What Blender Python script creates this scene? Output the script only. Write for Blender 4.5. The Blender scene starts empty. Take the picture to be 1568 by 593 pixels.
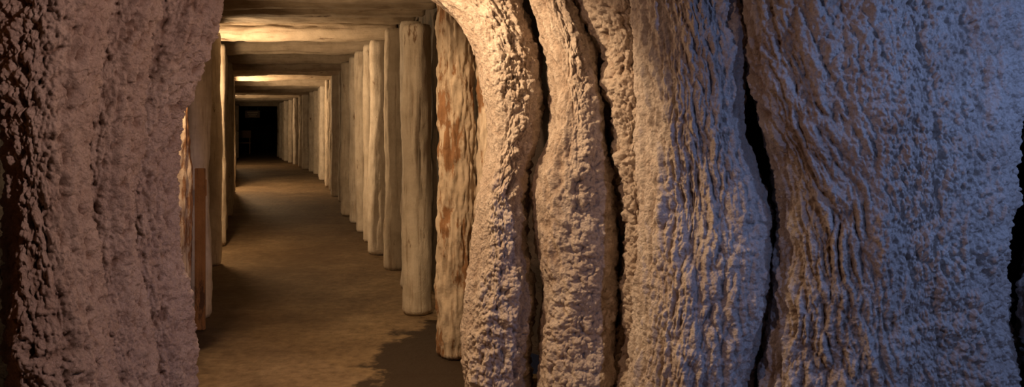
import bpy, math, random
import numpy as np
from mathutils import Vector
random.seed(7)
scene=bpy.context.scene
try:
    scene.view_settings.view_transform='Standard'
    scene.view_settings.look='None'
except Exception: pass

# ---------------------------------------------------------------- noise
def h2(ix,iy,seed):
    n=(ix*374761393+iy*668265263+seed*974634777)&0xffffffff
    n=((n^(n>>13))*1274126177)&0xffffffff
    n=n^(n>>16)
    return n/4294967296.0
def perlin(x,y,seed=0):
    x=np.asarray(x,float);y=np.asarray(y,float)
    ix=np.floor(x).astype(np.int64);iy=np.floor(y).astype(np.int64)
    fx=x-ix;fy=y-iy
    def g(dx,dy):
        a=h2(ix+dx,iy+dy,seed)*2*np.pi
        return np.cos(a)*(fx-dx)+np.sin(a)*(fy-dy)
    u=fx**3*(fx*(fx*6-15)+10);v=fy**3*(fy*(fy*6-15)+10)
    a=g(0,0)*(1-u)+g(1,0)*u
    b=g(0,1)*(1-u)+g(1,1)*u
    return (a*(1-v)+b*v)*1.5
def fbm(x,y,seed=0,o=4):
    s=0;a=1;
    for i in range(o):
        s=s+a*perlin(x*2**i,y*2**i,seed+i*17);a*=.5
    return s
def worley(x,y,seed=0):
    ix=np.floor(x).astype(np.int64);iy=np.floor(y).astype(np.int64)
    f=np.full(np.shape(x),9.0)
    for dx in (-1,0,1):
        for dy in (-1,0,1):
            px=ix+dx+h2(ix+dx,iy+dy,seed);py=iy+dy+h2(ix+dx,iy+dy,seed+91)
            f=np.minimum(f,(px-x)**2+(py-y)**2)
    return np.sqrt(f)
def sstep(a,b,x):
    t=np.clip((x-a)/(b-a),0,1);return t*t*(3-2*t)

# ---------------------------------------------------------------- materials
def newmat(name):
    m=bpy.data.materials.new(name);m.use_nodes=True
    nt=m.node_tree;b=nt.nodes['Principled BSDF']
    return m,nt,b
def N(nt,t,**k):
    n=nt.nodes.new(t)
    for a,v in k.items():
        if a in n.inputs.keys(): n.inputs[a].default_value=v
        else: setattr(n,a,v)
    return n
def coords(nt,scale=(1,1,1),rand=False):
    tc=N(nt,'ShaderNodeTexCoord');mp=N(nt,'ShaderNodeMapping')
    mp.inputs['Scale'].default_value=scale
    nt.links.new(tc.outputs['Object'],mp.inputs['Vector'])
    if rand:
        oi=N(nt,'ShaderNodeObjectInfo');mu=N(nt,'ShaderNodeMath',operation='MULTIPLY');mu.inputs[1].default_value=37
        nt.links.new(oi.outputs['Random'],mu.inputs[0]);nt.links.new(mu.outputs[0],mp.inputs['Location'])
    return mp.outputs['Vector']
def ramp(nt,src,stops):
    r=N(nt,'ShaderNodeValToRGB');e=r.color_ramp.elements
    while len(e)<len(stops): e.new(.5)
    for i,(p,c) in enumerate(stops):
        e[i].position=p;e[i].color=(*c,1) if len(c)==3 else c
    nt.links.new(src,r.inputs[0]);return r.outputs['Color']
def mix(nt,f,a,b,mode='MIX'):
    m=N(nt,'ShaderNodeMix',data_type='RGBA',blend_type=mode)
    for s,i in ((f,0),(a,6),(b,7)):
        if hasattr(s,'is_output'): nt.links.new(s,m.inputs[i])
        elif i==0: m.inputs[0].default_value=s
        else: m.inputs[i].default_value=(*s,1)
    return m.outputs[2]
def bump(nt,b,h,strength,dist,prev=None,inv=False):
    bp=N(nt,'ShaderNodeBump');bp.inputs['Strength'].default_value=strength;bp.inputs['Distance'].default_value=dist;bp.invert=inv
    nt.links.new(h,bp.inputs['Height'])
    if prev is not None: nt.links.new(prev,bp.inputs['Normal'])
    nt.links.new(bp.outputs[0],b.inputs['Normal']);return bp.outputs[0]
def noise(nt,v,scale,detail=5,rough=.6):
    n=N(nt,'ShaderNodeTexNoise',Scale=scale,Detail=detail,Roughness=rough);nt.links.new(v,n.inputs['Vector']);return n.outputs['Fac']

def salt_mat(name,light,dark,stain,grain=1.0):
    m,nt,b=newmat(name);v=coords(nt)
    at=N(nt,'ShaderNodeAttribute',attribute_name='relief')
    n1=noise(nt,v,3.5,6)
    c=ramp(nt,n1,[(.35,dark),(.6,light)])
    n2=noise(nt,v,9,8,.7)
    st=ramp(nt,n2,[(.55,(0,0,0)),(.72,(1,1,1))])
    c=mix(nt,.5,c,mix(nt,st,c,stain))
    n4=noise(nt,v,70,4,.7)
    c=mix(nt,.55,c,ramp(nt,n4,[(.35,(.62,.56,.52)),(.6,(1,1,1))]),'MULTIPLY')
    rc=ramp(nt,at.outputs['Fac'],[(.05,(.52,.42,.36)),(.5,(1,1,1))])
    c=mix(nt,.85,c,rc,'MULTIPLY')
    nt.links.new(c,b.inputs['Base Color'])
    b.inputs['Roughness'].default_value=.55
    b.inputs['Specular IOR Level'].default_value=.45
    nn=N(nt,'ShaderNodeTexNoise',Scale=40,Detail=3);nt.links.new(v,nn.inputs['Vector'])
    add=N(nt,'ShaderNodeVectorMath',operation='MULTIPLY_ADD');nt.links.new(nn.outputs['Color'],add.inputs[0]);add.inputs[1].default_value=(.02,.02,.02);nt.links.new(v,add.inputs[2])
    vo=N(nt,'ShaderNodeTexVoronoi',Scale=85);nt.links.new(add.outputs[0],vo.inputs['Vector'])
    p=bump(nt,b,vo.outputs['Distance'],.7*grain,.009,None,True)
    p=bump(nt,b,noise(nt,v,190,6,.75),.6,.006,p)
    bump(nt,b,noise(nt,v,50,7,.75),.8*grain,.018,p)
    return m
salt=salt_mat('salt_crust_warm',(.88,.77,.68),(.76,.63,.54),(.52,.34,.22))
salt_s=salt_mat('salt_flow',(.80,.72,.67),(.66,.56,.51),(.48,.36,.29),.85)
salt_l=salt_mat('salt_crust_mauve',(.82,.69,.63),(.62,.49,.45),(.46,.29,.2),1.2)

def wood_mat(name,axis,white,grey,brown,cover=.5,rough=.8):
    m,nt,b=newmat(name)
    sc=[16,16,16];sc[axis]=1.1
    v=coords(nt,tuple(sc),True)
    v2=coords(nt,(1,1,1),True)
    g=noise(nt,v,2.2,8,.65)
    c=ramp(nt,g,[(.32,grey),(.46,white)])
    sc2=[7,7,7];sc2[axis]=2.0
    pch=noise(nt,coords(nt,tuple(sc2),True),1.0,8,.7)
    f=ramp(nt,pch,[(cover,(0,0,0)),(cover+.05,(1,1,1))])
    c=mix(nt,f,c,brown)
    c=mix(nt,.6,c,ramp(nt,noise(nt,v2,6,6,.65),[(.35,(.62,.58,.52)),(.6,(1,1,1))]),'MULTIPLY')
    oi=N(nt,'ShaderNodeObjectInfo')
    tint=ramp(nt,oi.outputs['Random'],[(0,(.68,.64,.58)),(1,(1,1,1))])
    c=mix(nt,1.0,c,tint,'MULTIPLY')
    nt.links.new(c,b.inputs['Base Color']);b.inputs['Roughness'].default_value=rough
    p=bump(nt,b,g,.5,.012)
    p=bump(nt,b,f,.4,.008,p,True)
    bump(nt,b,noise(nt,v2,50,6,.7),.6,.008,p)
    return m
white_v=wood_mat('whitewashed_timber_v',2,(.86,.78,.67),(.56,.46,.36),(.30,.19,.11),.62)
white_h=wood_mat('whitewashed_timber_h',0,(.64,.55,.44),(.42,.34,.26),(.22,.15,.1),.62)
flake_v=wood_mat('flaking_timber',2,(.72,.61,.49),(.44,.32,.22),(.36,.19,.09),.52)
brown_v=wood_mat('brown_timber',2,(.42,.21,.07),(.26,.12,.045),(.14,.07,.03),.55)
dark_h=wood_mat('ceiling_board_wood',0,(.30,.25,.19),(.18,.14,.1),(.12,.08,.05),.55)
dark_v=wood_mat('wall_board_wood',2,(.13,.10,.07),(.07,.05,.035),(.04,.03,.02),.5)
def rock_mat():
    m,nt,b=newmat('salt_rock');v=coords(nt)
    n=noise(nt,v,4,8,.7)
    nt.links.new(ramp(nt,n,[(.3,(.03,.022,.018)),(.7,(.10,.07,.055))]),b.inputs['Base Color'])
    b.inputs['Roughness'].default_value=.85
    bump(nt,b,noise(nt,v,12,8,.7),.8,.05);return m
rock=rock_mat()
def floor_mat():
    m,nt,b=newmat('worn_concrete');v=coords(nt)
    n=noise(nt,v,1.3,8,.65)
    c=ramp(nt,n,[(.3,(.15,.10,.056)),(.52,(.25,.175,.10)),(.7,(.35,.26,.155))])
    n2=noise(nt,v,14,8,.7)
    c=mix(nt,.8,c,ramp(nt,n2,[(.3,(.38,.34,.30)),(.6,(1,1,1))]),'MULTIPLY')
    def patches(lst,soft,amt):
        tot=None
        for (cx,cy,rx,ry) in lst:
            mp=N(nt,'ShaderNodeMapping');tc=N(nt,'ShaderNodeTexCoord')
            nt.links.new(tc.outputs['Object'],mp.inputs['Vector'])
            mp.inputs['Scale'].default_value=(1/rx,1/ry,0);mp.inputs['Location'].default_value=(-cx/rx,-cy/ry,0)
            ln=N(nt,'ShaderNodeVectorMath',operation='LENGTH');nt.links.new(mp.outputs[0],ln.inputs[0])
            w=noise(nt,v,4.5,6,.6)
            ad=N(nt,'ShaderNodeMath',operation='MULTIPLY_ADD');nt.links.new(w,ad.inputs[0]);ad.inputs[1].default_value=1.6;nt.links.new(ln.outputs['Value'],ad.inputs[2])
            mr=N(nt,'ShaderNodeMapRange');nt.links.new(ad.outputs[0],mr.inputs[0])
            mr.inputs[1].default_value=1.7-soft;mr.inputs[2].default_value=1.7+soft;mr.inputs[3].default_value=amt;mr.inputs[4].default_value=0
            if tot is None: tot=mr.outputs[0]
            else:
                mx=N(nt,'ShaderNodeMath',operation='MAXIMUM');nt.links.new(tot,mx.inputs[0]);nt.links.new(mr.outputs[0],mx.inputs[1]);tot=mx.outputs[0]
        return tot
    c=mix(nt,patches([(-2.2,8.8,.8,3.2),(-3.4,12.5,.6,2.2)],.75,.78),c,(.06,.036,.018))  # light falloff along the gallery, painted into the floor as soft dark patches
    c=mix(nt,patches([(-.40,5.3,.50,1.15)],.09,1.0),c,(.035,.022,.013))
    c=mix(nt,patches([(-2.15,5.2,.3,1.3)],.4,.85),c,(.05,.032,.018))  # shadow beside the left formation, painted into the floor colour
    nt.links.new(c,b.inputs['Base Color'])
    b.inputs['Roughness'].default_value=.75
    b.inputs['Specular IOR Level'].default_value=.25
    p=bump(nt,b,n2,.6,.02);bump(nt,b,n,.5,.05,p)
    return m
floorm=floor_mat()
def plain(name,col,rough=.5,metal=0,emit=None,es=0):
    m,nt,b=newmat(name);v=coords(nt)
    c=ramp(nt,noise(nt,v,20,4),[(.3,tuple(x*.8 for x in col)),(.7,col)])
    nt.links.new(c,b.inputs['Base Color']);b.inputs['Roughness'].default_value=rough;b.inputs['Metallic'].default_value=metal
    if emit: b.inputs['Emission Color'].default_value=(*emit,1);b.inputs['Emission Strength'].default_value=es
    return m
metal=plain('lamp_metal',(.05,.05,.05),.5,.6)
bulbm=plain('lamp_glass',(.9,.8,.6),.3,0,(1,.68,.32),6)
paint=plain('cream_paint',(.6,.5,.38),.6)
orange=plain('varnished_pine',(.38,.2,.08),.5)
signm=plain('dark_sign',(.1,.05,.03),.5)
signw=plain('sign_lettering',(.6,.5,.35),.5)

# ---------------------------------------------------------------- mesh helpers
def grid_mesh(name,P,mat,wrap=True,relief=None,origin=None,caps=False,parent=None):
    nr,nc,_=P.shape
    o=np.array(origin if origin is not None else (0,0,0),float)
    V=(P-o).reshape(-1,3)
    i=np.arange(nr-1)[:,None];j=np.arange(nc if wrap else nc-1)[None,:];j2=(j+1)%nc
    F=np.stack([i*nc+j,i*nc+j2,(i+1)*nc+j2,(i+1)*nc+j],-1).reshape(-1,4)
    me=bpy.data.meshes.new(name)
    nv=len(V);nf=len(F)
    if caps:
        V=np.vstack([V,V[:nc].mean(0),V[-nc:].mean(0)])
        jj=np.arange(nc);T1=np.stack([jj*0+nv,(jj+1)%nc,jj],-1);b=(nr-1)*nc
        T2=np.stack([jj*0+nv+1,b+jj,b+(jj+1)%nc],-1);T=np.vstack([T1,T2])
    else: T=np.zeros((0,3),int)
    me.vertices.add(len(V));me.vertices.foreach_set('co',V.astype(np.float32).ravel())
    loops=np.concatenate([F.ravel(),T.ravel()])
    me.loops.add(len(loops));me.loops.foreach_set('vertex_index',loops.astype(np.int32))
    starts=np.concatenate([np.arange(nf)*4,nf*4+np.arange(len(T))*3])
    me.polygons.add(nf+len(T));me.polygons.foreach_set('loop_start',starts.astype(np.int32))
    me.update(calc_edges=True)
    me.polygons.foreach_set('use_smooth',np.ones(nf+len(T),bool))
    if relief is not None:
        at=me.attributes.new('relief','FLOAT','POINT')
        r=relief.ravel()
        if caps: r=np.concatenate([r,[.5,.5]])
        at.data.foreach_set('value',r.astype(np.float32))
    me.validate();me.materials.append(mat)
    ob=bpy.data.objects.new(name,me);ob.location=o;scene.collection.objects.link(ob)
    if parent: ob.parent=parent;ob.location=o-np.array(parent.location)
    return ob
def normals(P,wrap=True):
    dz=np.gradient(P,axis=0)
    if wrap: du=(np.roll(P,-1,1)-np.roll(P,1,1))*.5
    else: du=np.gradient(P,axis=1)
    n=np.cross(du,dz);n/=np.linalg.norm(n,axis=2,keepdims=True)+1e-9
    return n
def smooth1(a,k):
    w=np.hanning(2*k+3)[1:-1];w/=w.sum()
    return np.convolve(np.pad(a,k,mode='edge'),w,'valid')

def column(name,D,L,R,b,style,mat,nc,nr=640,z0=0.0,z1=2.74,seed=0,pw=.85,lean=None,xs=1.0):
    z=np.linspace(z0,z1,nr)
    def ip(pts):
        p=sorted(pts);return smooth1(np.interp(z,[q[0] for q in p],[q[1] for q in p]),14)
    l=ip(L)*xs;r=ip(R)*xs;cx=(l+r)/2;a=(r-l)/2
    fd=np.linspace(-np.pi,np.pi,6001);am=a.mean()
    rx=am*np.sign(np.sin(fd))*np.abs(np.sin(fd))**pw;ry=b*np.sign(np.cos(fd))*np.abs(np.cos(fd))**pw
    arc=np.concatenate([[0],np.cumsum(np.hypot(np.diff(rx),np.diff(ry)))]);arc-=arc[3000];H=arc[-1]
    s=np.linspace(-1,1,nc,endpoint=False)
    Us=H*np.sign(s)*np.abs(s)**1.4
    ph=np.interp(Us,arc,fd)
    sx=np.sign(np.sin(ph))*np.abs(np.sin(ph))**pw;cy=np.sign(np.cos(ph))*np.abs(np.cos(ph))**pw
    bz=b*(1+.12*perlin(z*1.5,z*0+seed,seed))
    dz=np.full_like(z,D)
    if lean: dz=D+ip(lean)
    P=np.zeros((nr,nc,3))
    P[:,:,0]=cx[:,None]+a[:,None]*sx[None]
    P[:,:,1]=dz[:,None]-bz[:,None]*cy[None]
    P[:,:,2]=z[:,None]
    U=Us[None,:]+0*z[:,None];Z=z[:,None]+0*U
    n=normals(P)
    if np.sum(n[:,nc//2,1])>0: n=-n
    big,fine=style(U,Z,P[:,:,0],ph[None,:]+0*Z)
    dsp=big+fine;dsp=dsp-dsp.mean()-.004
    P=P+n*dsp[...,None]
    P[:,:,2]=np.clip(P[:,:,2],z0,z1)
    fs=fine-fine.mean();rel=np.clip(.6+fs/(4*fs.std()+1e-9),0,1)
    return grid_mesh(name,P,mat,True,rel,origin=(float(cx[0]),D,0))

def popcorn(U,Z,sc,seed):
    wu=U+.016*perlin(U*22,Z*22,seed+3);wz=Z+.016*perlin(U*22,Z*22,seed+5)
    w=worley(wu*sc,wz*sc*.85,seed)
    return np.sqrt(np.clip(1-(w/.85)**2,0,1))
def billow(U,Z,fu,fz,seed,slant=0,warp=.03,pw=.5):
    uu=U+slant*Z+warp*perlin(U*5,Z*4,seed+8)+.012*perlin(U*16,Z*12,seed+9)
    zz=Z+.06*perlin(U*7,Z*5,seed+10)
    return (np.abs(perlin(uu*fu,zz*fz,seed))+.006)**pw

def st_col1(U,Z,X,ph):
    m=sstep(-.14,.04,U+.08*perlin(U*4,Z*3,4)+.10*sstep(1.2,.3,Z)-.0)
    m2=sstep(-.6,.5,perlin(U*9,Z*5,21))
    big=.022*fbm(U*5,Z*2.2,11,2)
    f=(.2+.8*m)*(.024*popcorn(U,Z,30,1)+.018*popcorn(U,Z,60,2))+ (1-m)*.009*popcorn(U,Z,60,3)*m2
    f=f+.022*m*fbm(U*14,Z*12,6,3)+.006*fbm(U*30,Z*25,9,3)
    return big,f
def st_col2(U,Z,X,ph):
    m=sstep(-.10,.10,U+.06*perlin(U*4,Z*2.5,41)+.28*(sstep(1.0,.1,Z))-.0)
    big=.025*fbm(U*5,Z*2,51,2)+.02*billow(U,Z,14,3,52,.1)
    f=(.15+.85*m)*(.026*popcorn(U,Z,26,7)+.018*popcorn(U,Z,58,8)+.010*fbm(U*14,Z*12,59,3))
    f=f+(1-m)*.014*fbm(U*18,Z*8,57,3)+.006*fbm(U*34,Z*26,58,3)
    return big,f
def st_col3(U,Z,X,ph):
    big=.04*fbm(U*6,Z*4,61,2)
    f=.036*popcorn(U,Z*.8,20,62)+.022*popcorn(U,Z,46,63)+.012*fbm(U*30,Z*24,64,3)
    return big,f
def st_col4(U,Z,X,ph):
    big=.035*fbm(U*3,Z*1.2,71,2)+.035*billow(U,Z,7,.8,72,.06)
    f=.028*billow(U,Z,20,3.6,73,.05,.035,.8)+.012*perlin((U+.03*perlin(U*6,Z*4,79))*34,Z*6,70)+.012*billow(U,Z,42,10,74,-.05,.03,.7)+.007*fbm(U*40,Z*32,75,3)+.005*popcorn(U,Z,60,69)
    m=sstep(.0,.2,U+.05*perlin(U*5,Z*3,76))*sstep(1.5,1.0,Z)
    f=f*(1-.5*m)+m*(.024*popcorn(U,Z,32,77)+.014*popcorn(U,Z,62,67)+.014*fbm(U*14,Z*10,78,3))
    return big,f
def st_col5(U,Z,X,ph):
    m=sstep(-.38,-.02,U+.14*perlin(U*3,Z*2,81)+.12*(Z-1.4))
    big=.045*fbm(U*2.4,Z*1.0,82,2)+.03*billow(U,Z,5,.8,83,.1)
    f1=.036*billow(U,Z,18,4.6,84,.24,.04,.75)+.014*perlin((U+.24*Z+.03*perlin(U*6,Z*4,92))*30,Z*7,93)+.012*billow(U,Z,40,12,85,.2,.03,.7)+.005*popcorn(U,Z,60,68)
    f2=.026*billow(U,Z,15,5.5,86,.05,.05,.6)+.014*billow(U,Z,34,18,87,.1,.04)+.018*popcorn(U,Z,36,88)+.012*popcorn(U,Z,66,95)+.018*fbm(U*12,Z*9,90,4)
    f=f1*(1-m)+f2*m+.007*fbm(U*44,Z*40,89,3)
    return big,f
def st_left(seed):
    def s(U,Z,X,ph):
        big=.03*fbm(U*4,Z*1.2,seed,2)+.045*billow(U,Z,8,.8,seed+1,.05)
        f=.026*popcorn(U,Z*.7,25,seed+2)+.019*popcorn(U,Z,54,seed+3)+.018*billow(U,Z,16,6,seed+4)+.018*fbm(U*18,Z*14,seed+5,4)
        return big,f
    return s

# right-hand salt formations, (height, x) outlines in metres
column('salt_column',4.7,
 [(2.74,-.85),(2.4,-.66),(2.2,-.52),(2.146,-.46),(2.038,-.328),(1.822,-.213),(1.552,-.158),(1.319,-.150),(.923,-.215),(.635,-.276),(.348,-.287),(0,-.262)],
 [(2.74,.09),(2.146,.05),(1.822,.148),(1.463,.148),(1.247,.085),(1.067,.06),(.851,.07),(.527,.115),(0,.095)],
 .27,st_col1,salt,320,seed=1,pw=.92,lean=[(2.74,.1),(2.1,.05),(1.3,.05),(.6,-.03),(0,-.05)])
column('salt_column',4.56,
 [(2.74,.04),(2.112,.09),(1.908,.15),(1.669,.19),(1.431,.19),(1.26,.13),(1.09,.095),(.818,.105),(.579,.15),(0,.12)],
 [(2.74,.25),(2.112,.32),(1.908,.42),(1.703,.445),(1.431,.485),(1.278,.505),(.988,.545),(.647,.56),(0,.525)],
 .29,st_col2,salt,320,seed=2,pw=.92,lean=[(2.74,.1),(2.1,.02),(1.2,-.02),(.6,.0),(0,-.05)])
column('salt_column',4.50,
 [(2.74,.25),(2.091,.32),(1.894,.43),(1.696,.46),(1.433,.50),(1.005,.55),(.676,.57),(0,.53)],
 [(2.74,.75),(2.091,.735),(1.565,.735),(1.104,.745),(.775,.725),(0,.665)],
 .27,st_col3,salt,280,seed=3)
column('salt_column',4.08,
 [(2.74,.53),(2.043,.58),(1.59,.62),(1.136,.63),(.683,.61),(0,.53)],
 [(2.74,1.04),(2.043,1.05),(1.801,1.06),(1.469,1.095),(1.257,1.165),(1.045,1.205),(.743,1.20),(.441,1.15),(0,1.07)],
 .34,st_col4,salt_s,460,seed=4,pw=.82)
column('salt_column',3.84,
 [(2.74,.93),(1.981,.965),(1.767,.99),(1.472,1.045),(1.284,1.105),(1.097,1.14),(.829,1.14),(.561,1.095),(0,1.01)],
 [(2.74,2.25),(1.981,2.18),(1.579,2.135),(1.177,2.095),(.909,2.075),(.642,2.10),(0,2.23)],
 .32,st_col5,salt_s,680,seed=5,pw=.70,xs=1.045)
column('salt_column',4.05,
 [(2.74,2.36),(1.6,2.50),(1.0,2.50),(0,2.44)],[(2.74,3.4),(0,3.4)],.3,st_left(300),salt_l,260,seed=6)
column('salt_boulder',3.60,
 [(.95,2.34),(.92,2.26),(.8,2.19),(.65,2.18),(.5,2.23),(.2,2.25),(0,2.25)],[(.95,2.45),(.8,2.55),(0,2.6)],.15,st_left(320),salt_l,160,nr=200,z1=.95,seed=7)
# left-hand formations
column('salt_column',4.25,
 [(2.74,-2.12),(0,-2.08)],
 [(2.74,-1.40),(2.084,-1.44),(1.99,-1.455),(1.89,-1.49),(1.73,-1.57),(1.60,-1.63),(1.47,-1.685),(1.27,-1.70),(1.01,-1.68),(.78,-1.67),(.62,-1.63),(.34,-1.585),(0,-1.585)],
 .23,st_left(100),salt_l,320,seed=8,pw=.95)
column('salt_column',3.80,
 [(2.74,-2.07),(0,-2.02)],
 [(2.74,-1.54),(2.0,-1.58),(1.6,-1.67),(1.2,-1.70),(.8,-1.68),(.4,-1.61),(0,-1.57)],
 .19,st_left(120),salt_l,300,seed=9,pw=.95)
column('salt_column',3.40,
 [(2.74,-2.03),(1.5,-2.0),(.8,-1.99),(0,-1.97)],
 [(2.74,-1.59),(2.0,-1.63),(1.5,-1.69),(1.1,-1.70),(.7,-1.65),(0,-1.56)],
 .19,st_left(140),salt_l,300,seed=10,pw=.95)

# ---------------------------------------------------------------- timber
def log(name,p0,p1,r0,r1,mat,seed,nc=36,nr=70,rough=.006,cracks=3,sq=0.0,parent=None):
    p0=np.array(p0,float);p1=np.array(p1,float);d=p1-p0;Ln=np.linalg.norm(d);d/=Ln
    up=np.array([0,0,1.]) if abs(d[2])<.9 else np.array([0,1.,0])
    e1=np.cross(up,d);e1/=np.linalg.norm(e1);e2=np.cross(d,e1)
    t=np.linspace(0,1,nr);a=np.linspace(0,2*np.pi,nc,endpoint=False)
    T,A=np.meshgrid(t,a,indexing='ij')
    R=r0+(r1-r0)*T
    R=R*(1+sq*.25*(np.cos(4*A+seed)))
    R=R+.012*perlin(T*Ln*1.5+seed*3.1,np.cos(A)*1.2,seed)+.010*perlin(T*Ln*2+seed,np.sin(A)*1.5+9,seed+1)
    R=R+rough*fbm(T*Ln*6,A*4,seed+2,3)
    rng=random.Random(seed)
    for c in range(cracks):
        a0=rng.uniform(0,6.28);tc=rng.uniform(0,1);ln=rng.uniform(.15,.4)
        aw=a0+.25*perlin(T*Ln*2,T*0+c*7.3,seed+c)
        dd=np.abs((A-aw+np.pi)%(2*np.pi)-np.pi)
        R=R-.02*np.exp(-(dd/.09)**2)*np.exp(-((T-tc)/ln)**4)
    e=np.minimum(T,1-T)*Ln
    R=R*(1-.12*np.exp(-(e/.012)**2))
    bx=.018*perlin(T*Ln*.8+seed*1.7,T*0+.5,seed+5);by=.018*perlin(T*Ln*.8+seed*2.7,T*0+3.5,seed+6)
    P=p0+d*(T*Ln)[...,None]+e1*(R*np.cos(A)+bx)[...,None]+e2*(R*np.sin(A)+by)[...,None]
    o=p0.copy()
    return grid_mesh(name,P,mat,True,None,origin=o,caps=True,parent=parent)

RW=[(5.37,-.36),(6.63,-.70),(7.67,-.98),(8.70,-1.25),(9.64,-1.53),(10.76,-1.86),(11.7,-2.14),(12.9,-2.46),(15.7,-3.17),(19.5,-4.22),(23.8,-5.6),(30,-8.05),(36,-10.1),(44,-12.6)]
LW=[(4.6,-2.15),(5.37,-2.22),(6.42,-2.42),(8.6,-3.07),(11.5,-3.97),(13.95,-4.70),(21.6,-7.15),(32,-10.6),(44,-14.9)]
def xr(D): return float(np.interp(D,[p[0] for p in RW],[p[1] for p in RW]))
def xl(D): return float(np.interp(D,[p[0] for p in LW],[p[1] for p in LW]))
def hc(D): return float(np.interp(D,[4,10,18,30,44],[2.36,2.36,2.3,2.05,2.0]))
rng=random.Random(3)
stations=[6.55,7.5,8.45,9.4,10.3,11.2,12.15,13.1]
while stations[-1]<31.5: stations.append(stations[-1]+rng.uniform(.95,1.2))
for i,D in enumerate(stations):
    r=rng.uniform(.085,.12)
    if i==0: r=.112
    top=hc(D)-(.16 if i==0 else .0)+rng.uniform(-.02,.02)
    x=xr(D)+rng.uniform(-.05,.04)+r*.3
    if i==0: x=-.715
    log('timber_post',(x+rng.uniform(-.02,.02),D,0),(x,D,top),r,r*.94,white_v,100+i,rough=.007,sq=rng.choice([0,.12]))
log('flaking_timber_post',(-.35,5.38,0),(-.35,5.42,2.36),.115,.115,flake_v,301,nc=90,nr=260,rough=.02,cracks=6)
log('flaking_timber_post',(-.13,5.36,0),(-.11,5.40,2.36),.10,.10,flake_v,305,nc=90,nr=260,rough=.02,cracks=6)
lst=[6.42,8.7,10.0,11.4,13.0,14.4]
while lst[-1]<31: lst.append(lst[-1]+rng.uniform(1.1,1.5))
for i,D in enumerate(lst):
    r=.11 if i==0 else rng.uniform(.09,.11)
    x=xl(D)+.05
    log('timber_post',(x,D,0),(x-.01,D,hc(D)),r,r*.92,white_v,200+i,sq=.1)
log('flaking_timber_post',(-2.10,5.35,0),(-2.12,5.35,2.36),.085,.08,flake_v,330,nc=60,nr=160,rough=.014)
log('timber_post',(-1.98,3.12,0),(-2.0,3.12,2.7),.09,.09,brown_v,340,nc=60,nr=120,rough=.012)
beams=[5.55,6.15,6.75,7.35,7.95,8.55,9.75]
bd=11.6
while bd<32: beams.append(bd);bd+=1.75
for i,D in enumerate(beams):
    r=.15 if D<9.5 else .12
    z=hc(D)+r+(.07 if D<9.5 else 0)
    x0=xl(D)-.2;x1=xr(D)+.25
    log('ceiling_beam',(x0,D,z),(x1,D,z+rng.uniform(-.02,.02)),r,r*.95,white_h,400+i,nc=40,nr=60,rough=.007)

# ---------------------------------------------------------------- shell
def strip(name,line,z0,z1,mat,off=0,amp=.02,nz=40,step=.12,boards=0):
    pts=[];
    for (a,b) in zip(line[:-1],line[1:]):
        n=max(1,int(math.dist(a,b)/step))
        for k in range(n): 
            t=k/n;pts.append((a[0]+(b[0]-a[0])*t,a[1]+(b[1]-a[1])*t))
    pts.append(line[-1]);pts=np.array(pts)
    s=np.concatenate([[0],np.cumsum(np.linalg.norm(np.diff(pts,axis=0),axis=1))])
    z=np.linspace(z0,z1,nz);T=np.gradient(pts,axis=0);T/=np.linalg.norm(T,axis=1,keepdims=True)
    Nn=np.stack([-T[:,1],T[:,0]],1)
    S,Z=np.meshgrid(s,z);dsp=amp*fbm(S*2,Z*2,77,3)
    if boards: dsp=dsp+.015*np.abs(np.sin(S*np.pi/boards))
    P=np.zeros((nz,len(s),3));P[:,:,0]=pts[:,0]+Nn[:,0]*dsp;P[:,:,1]=pts[:,1]+Nn[:,1]*dsp;P[:,:,2]=Z
    return grid_mesh(name,P,mat,False)
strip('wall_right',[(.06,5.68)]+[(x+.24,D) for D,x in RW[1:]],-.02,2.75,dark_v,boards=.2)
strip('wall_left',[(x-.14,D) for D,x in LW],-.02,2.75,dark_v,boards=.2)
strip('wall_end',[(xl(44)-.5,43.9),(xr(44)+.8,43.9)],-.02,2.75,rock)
strip('wall_chamber_right',[(.04,5.70),(.3,5.2),(.95,4.9),(1.6,4.55),(3.4,4.45),(3.7,2.5),(3.7,-1.8)],-.02,2.8,rock,amp=.06)
strip('wall_chamber_left',[(-2.27,4.7),(-2.35,4.0),(-2.4,2.5),(-2.5,-1.8)],-.02,2.8,rock,amp=.06)
strip('wall_back',[(-2.6,-1.8),(3.8,-1.8)],-.02,2.8,rock,amp=.06)
ys=np.concatenate([np.arange(-2,12,.07),np.arange(12,45,.4)]);ts=np.linspace(0,1,90)
P=np.zeros((len(ys),90,3))
for i,y in enumerate(ys):
    a,b=(-2.7,3.9) if y<5 else (xl(y)-.3,max(xr(y)+.4,.1 if y<5.8 else -99))
    P[i,:,0]=a+(b-a)*ts;P[i,:,1]=y
P[:,:,2]=.008*fbm(P[:,:,0]*1.3,P[:,:,1]*1.3,5,3)-.004
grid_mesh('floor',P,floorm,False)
ys=np.concatenate([np.arange(5.3,12,.05),np.arange(12,45,.2)])
P=np.zeros((len(ys),20,3))
for i,y in enumerate(ys):
    a,b=xl(y)-.2,xr(y)+.4;P[i,:,0]=np.linspace(a,b,20);P[i,:,1]=y
    P[i,:,2]=hc(y)+.26+.02*abs(math.sin(y*math.pi/.25))
P=P[:, ::-1]
grid_mesh('ceiling',P,dark_h,False)
ys=np.arange(-1.9,5.5,.1);xs=np.arange(-2.8,4.0,.1);X,Y=np.meshgrid(xs,ys)
grid_mesh('ceiling_chamber',np.stack([X,Y,2.72+.05*fbm(X*1.5,Y*1.5,3,4)],-1),rock,False)

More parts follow.
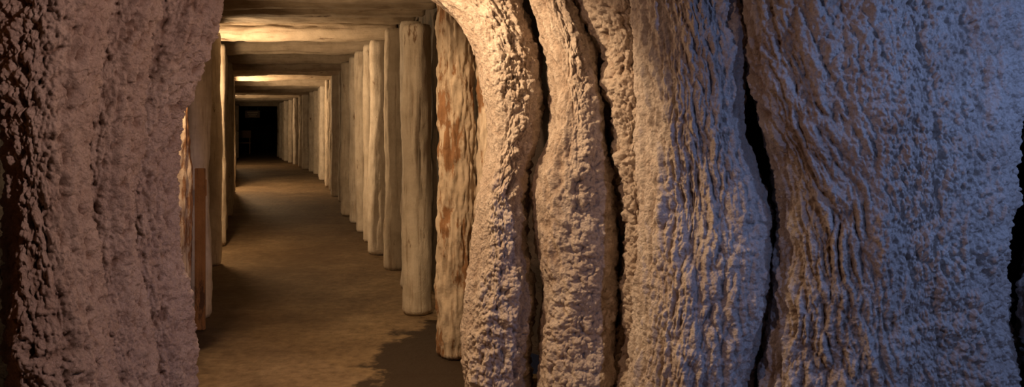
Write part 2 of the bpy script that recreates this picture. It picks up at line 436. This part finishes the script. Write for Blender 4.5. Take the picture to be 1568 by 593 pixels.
# ---------------------------------------------------------------- boxes, props
def box(name,c,s,mat,parent=None,rot=0,bev=.004):
    import bmesh
    bm=bmesh.new();bmesh.ops.create_cube(bm,size=1);bmesh.ops.scale(bm,vec=s,verts=bm.verts)
    if bev: bmesh.ops.bevel(bm,geom=bm.edges[:],offset=min(bev,min(s)*.3),segments=2,affect='EDGES')
    me=bpy.data.meshes.new(name);bm.to_mesh(me);bm.free();me.materials.append(mat)
    ob=bpy.data.objects.new(name,me);scene.collection.objects.link(ob);ob.location=c;ob.rotation_euler=(0,0,rot)
    if parent: ob.parent=parent
    return ob
def empty(name,loc,rot=0):
    e=bpy.data.objects.new(name,None);e.empty_display_size=.1;scene.collection.objects.link(e);e.location=loc;e.rotation_euler=(0,0,rot);return e
e=empty('wooden_plank',(-2.20,6.02,0))
box('board',(0,0,.57),(.07,.03,1.14),brown_v,e)
box('cleat',(0,.03,1.0),(.06,.04,.12),brown_v,e)
e=empty('door_frame',((xl(32)+xr(32))/2,32.2,0),.3)
w=(xr(32)-xl(32));
for nm,x in (('jamb_left',-w*.5),('jamb_right',w*.5)): box(nm,(x,0,1.0),(.14,.14,2.0),white_v,e)
box('lintel',(0,0,2.0),(w+.14,.14,.16),white_h,e)
e=empty('open_door',(xl(31)+.22,30.6,0),1.25)
box('leaf',(0,0,.98),(.75,.05,1.9),paint,e);box('rail_upper',(0,-.035,1.5),(.6,.02,.5),white_v,e);box('rail_lower',(0,-.035,.6),(.6,.02,.8),white_v,e)
box('handle',(.3,-.06,1.0),(.1,.03,.02),metal,e)
e=empty('wooden_bench',(xl(35)+.5,35,0),.3)
box('seat',(0,0,.45),(.9,.35,.05),orange,e);box('backrest',(0,.17,.8),(.9,.03,.3),orange,e)
for i,(x,y) in enumerate(((-.4,-.13),(.4,-.13),(-.4,.16),(.4,.16))): box('leg_%d'%(i+1),(x,y,.22 if y<0 else .47),(.05,.05,.44 if y<0 else .94),orange,e)
e=empty('hanging_sign',(-10.1,33.2,1.62),.3)
box('panel',(0,0,0),(.55,.03,.28),signm,e)
for k in range(3): box('line_%d'%k,(0,-.02,.07-.07*k),(.4-.06*k,.006,.025),signw,e,bev=0)
for k,x in enumerate((-.2,.2)): box('chain_%d'%k,(x,0,.35),(.012,.012,.5),metal,e,bev=0)

# ---------------------------------------------------------------- lamps
def bulkhead(loc,power,col=(1,.66,.36),rad=.06):
    e=empty('bulkhead_lamp',loc)
    import bmesh
    for nm,rr,h,m,z in (('housing',.06,.04,metal,.05),('glass',.04,.06,bulbm,-.0)):
        bm=bmesh.new();bmesh.ops.create_cone(bm,cap_ends=True,segments=24,radius1=rr*.85,radius2=rr,depth=h)
        bmesh.ops.bevel(bm,geom=[x for x in bm.edges if abs(x.verts[0].co.z-x.verts[1].co.z)<1e-5],offset=.006,segments=2,affect='EDGES')
        me=bpy.data.meshes.new(nm);bm.to_mesh(me);bm.free();me.materials.append(m)
        o=bpy.data.objects.new(nm,me);scene.collection.objects.link(o);o.parent=e;o.location=(0,0,z)
    l=bpy.data.lights.new('bulb','POINT');l.energy=power;l.color=col;l.shadow_soft_size=rad
    o=bpy.data.objects.new('bulb',l);scene.collection.objects.link(o);o.parent=e;o.location=(0,0,-.11)
bulkhead((-2.04,4.98,2.1),60)
bulkhead((xl(8.95)+.03,8.98,1.95),100)
bulkhead((xl(18.0)+.05,18.0,1.95),160)
bulkhead((xl(26)+.1,26,1.85),50)
def spot(name,loc,tgt,power,col,size=.12,ang=100,blend=.6):
    e=empty(name,loc)
    import bmesh
    bm=bmesh.new();bmesh.ops.create_cone(bm,cap_ends=True,segments=24,radius1=.07,radius2=.05,depth=.14)
    me=bpy.data.meshes.new('can');bm.to_mesh(me);bm.free();me.materials.append(metal)
    d=Vector(tgt)-Vector(loc);q=d.to_track_quat('-Z','Y')
    o=bpy.data.objects.new('can',me);scene.collection.objects.link(o);o.parent=e;o.rotation_euler=q.to_euler()
    l=bpy.data.lights.new('beam','SPOT');l.energy=power;l.color=col;l.shadow_soft_size=size;l.spot_size=math.radians(ang);l.spot_blend=blend
    o2=bpy.data.objects.new('beam',l);scene.collection.objects.link(o2);o2.parent=e;o2.rotation_euler=q.to_euler();o2.location=d.normalized()*.1
spot('spotlight',(-.95,3.75,2.6),(-.05,4.6,1.15),165,(1,.66,.36),.05,84)
spot('spotlight',(2.9,1.9,2.5),(1.65,3.6,1.1),66,(.31,.48,1.0),.05,80)
spot('spotlight',(2.3,.2,2.2),(1.65,3.7,.95),80,(.34,.50,1.0),.05,44,.8)
spot('spotlight',(-1.7,2.3,2.4),(.9,4.0,1.0),50,(1,.60,.40),.05,80)
spot('spotlight',(.7,2.2,2.5),(-1.8,3.5,1.1),135,(1,.63,.50),.05,70)

w=bpy.data.worlds.new('World');scene.world=w;w.use_nodes=True
w.node_tree.nodes['Background'].inputs[0].default_value=(.3,.25,.3,1);w.node_tree.nodes['Background'].inputs[1].default_value=.02
cam=bpy.data.cameras.new('camera');cam.lens=30;cam.sensor_width=36;cam.shift_y=-143/1920
co=bpy.data.objects.new('camera',cam);scene.collection.objects.link(co);co.location=(0,0,1.5);co.rotation_euler=(math.pi/2,0,0)
cam.clip_start=.05
scene.camera=co
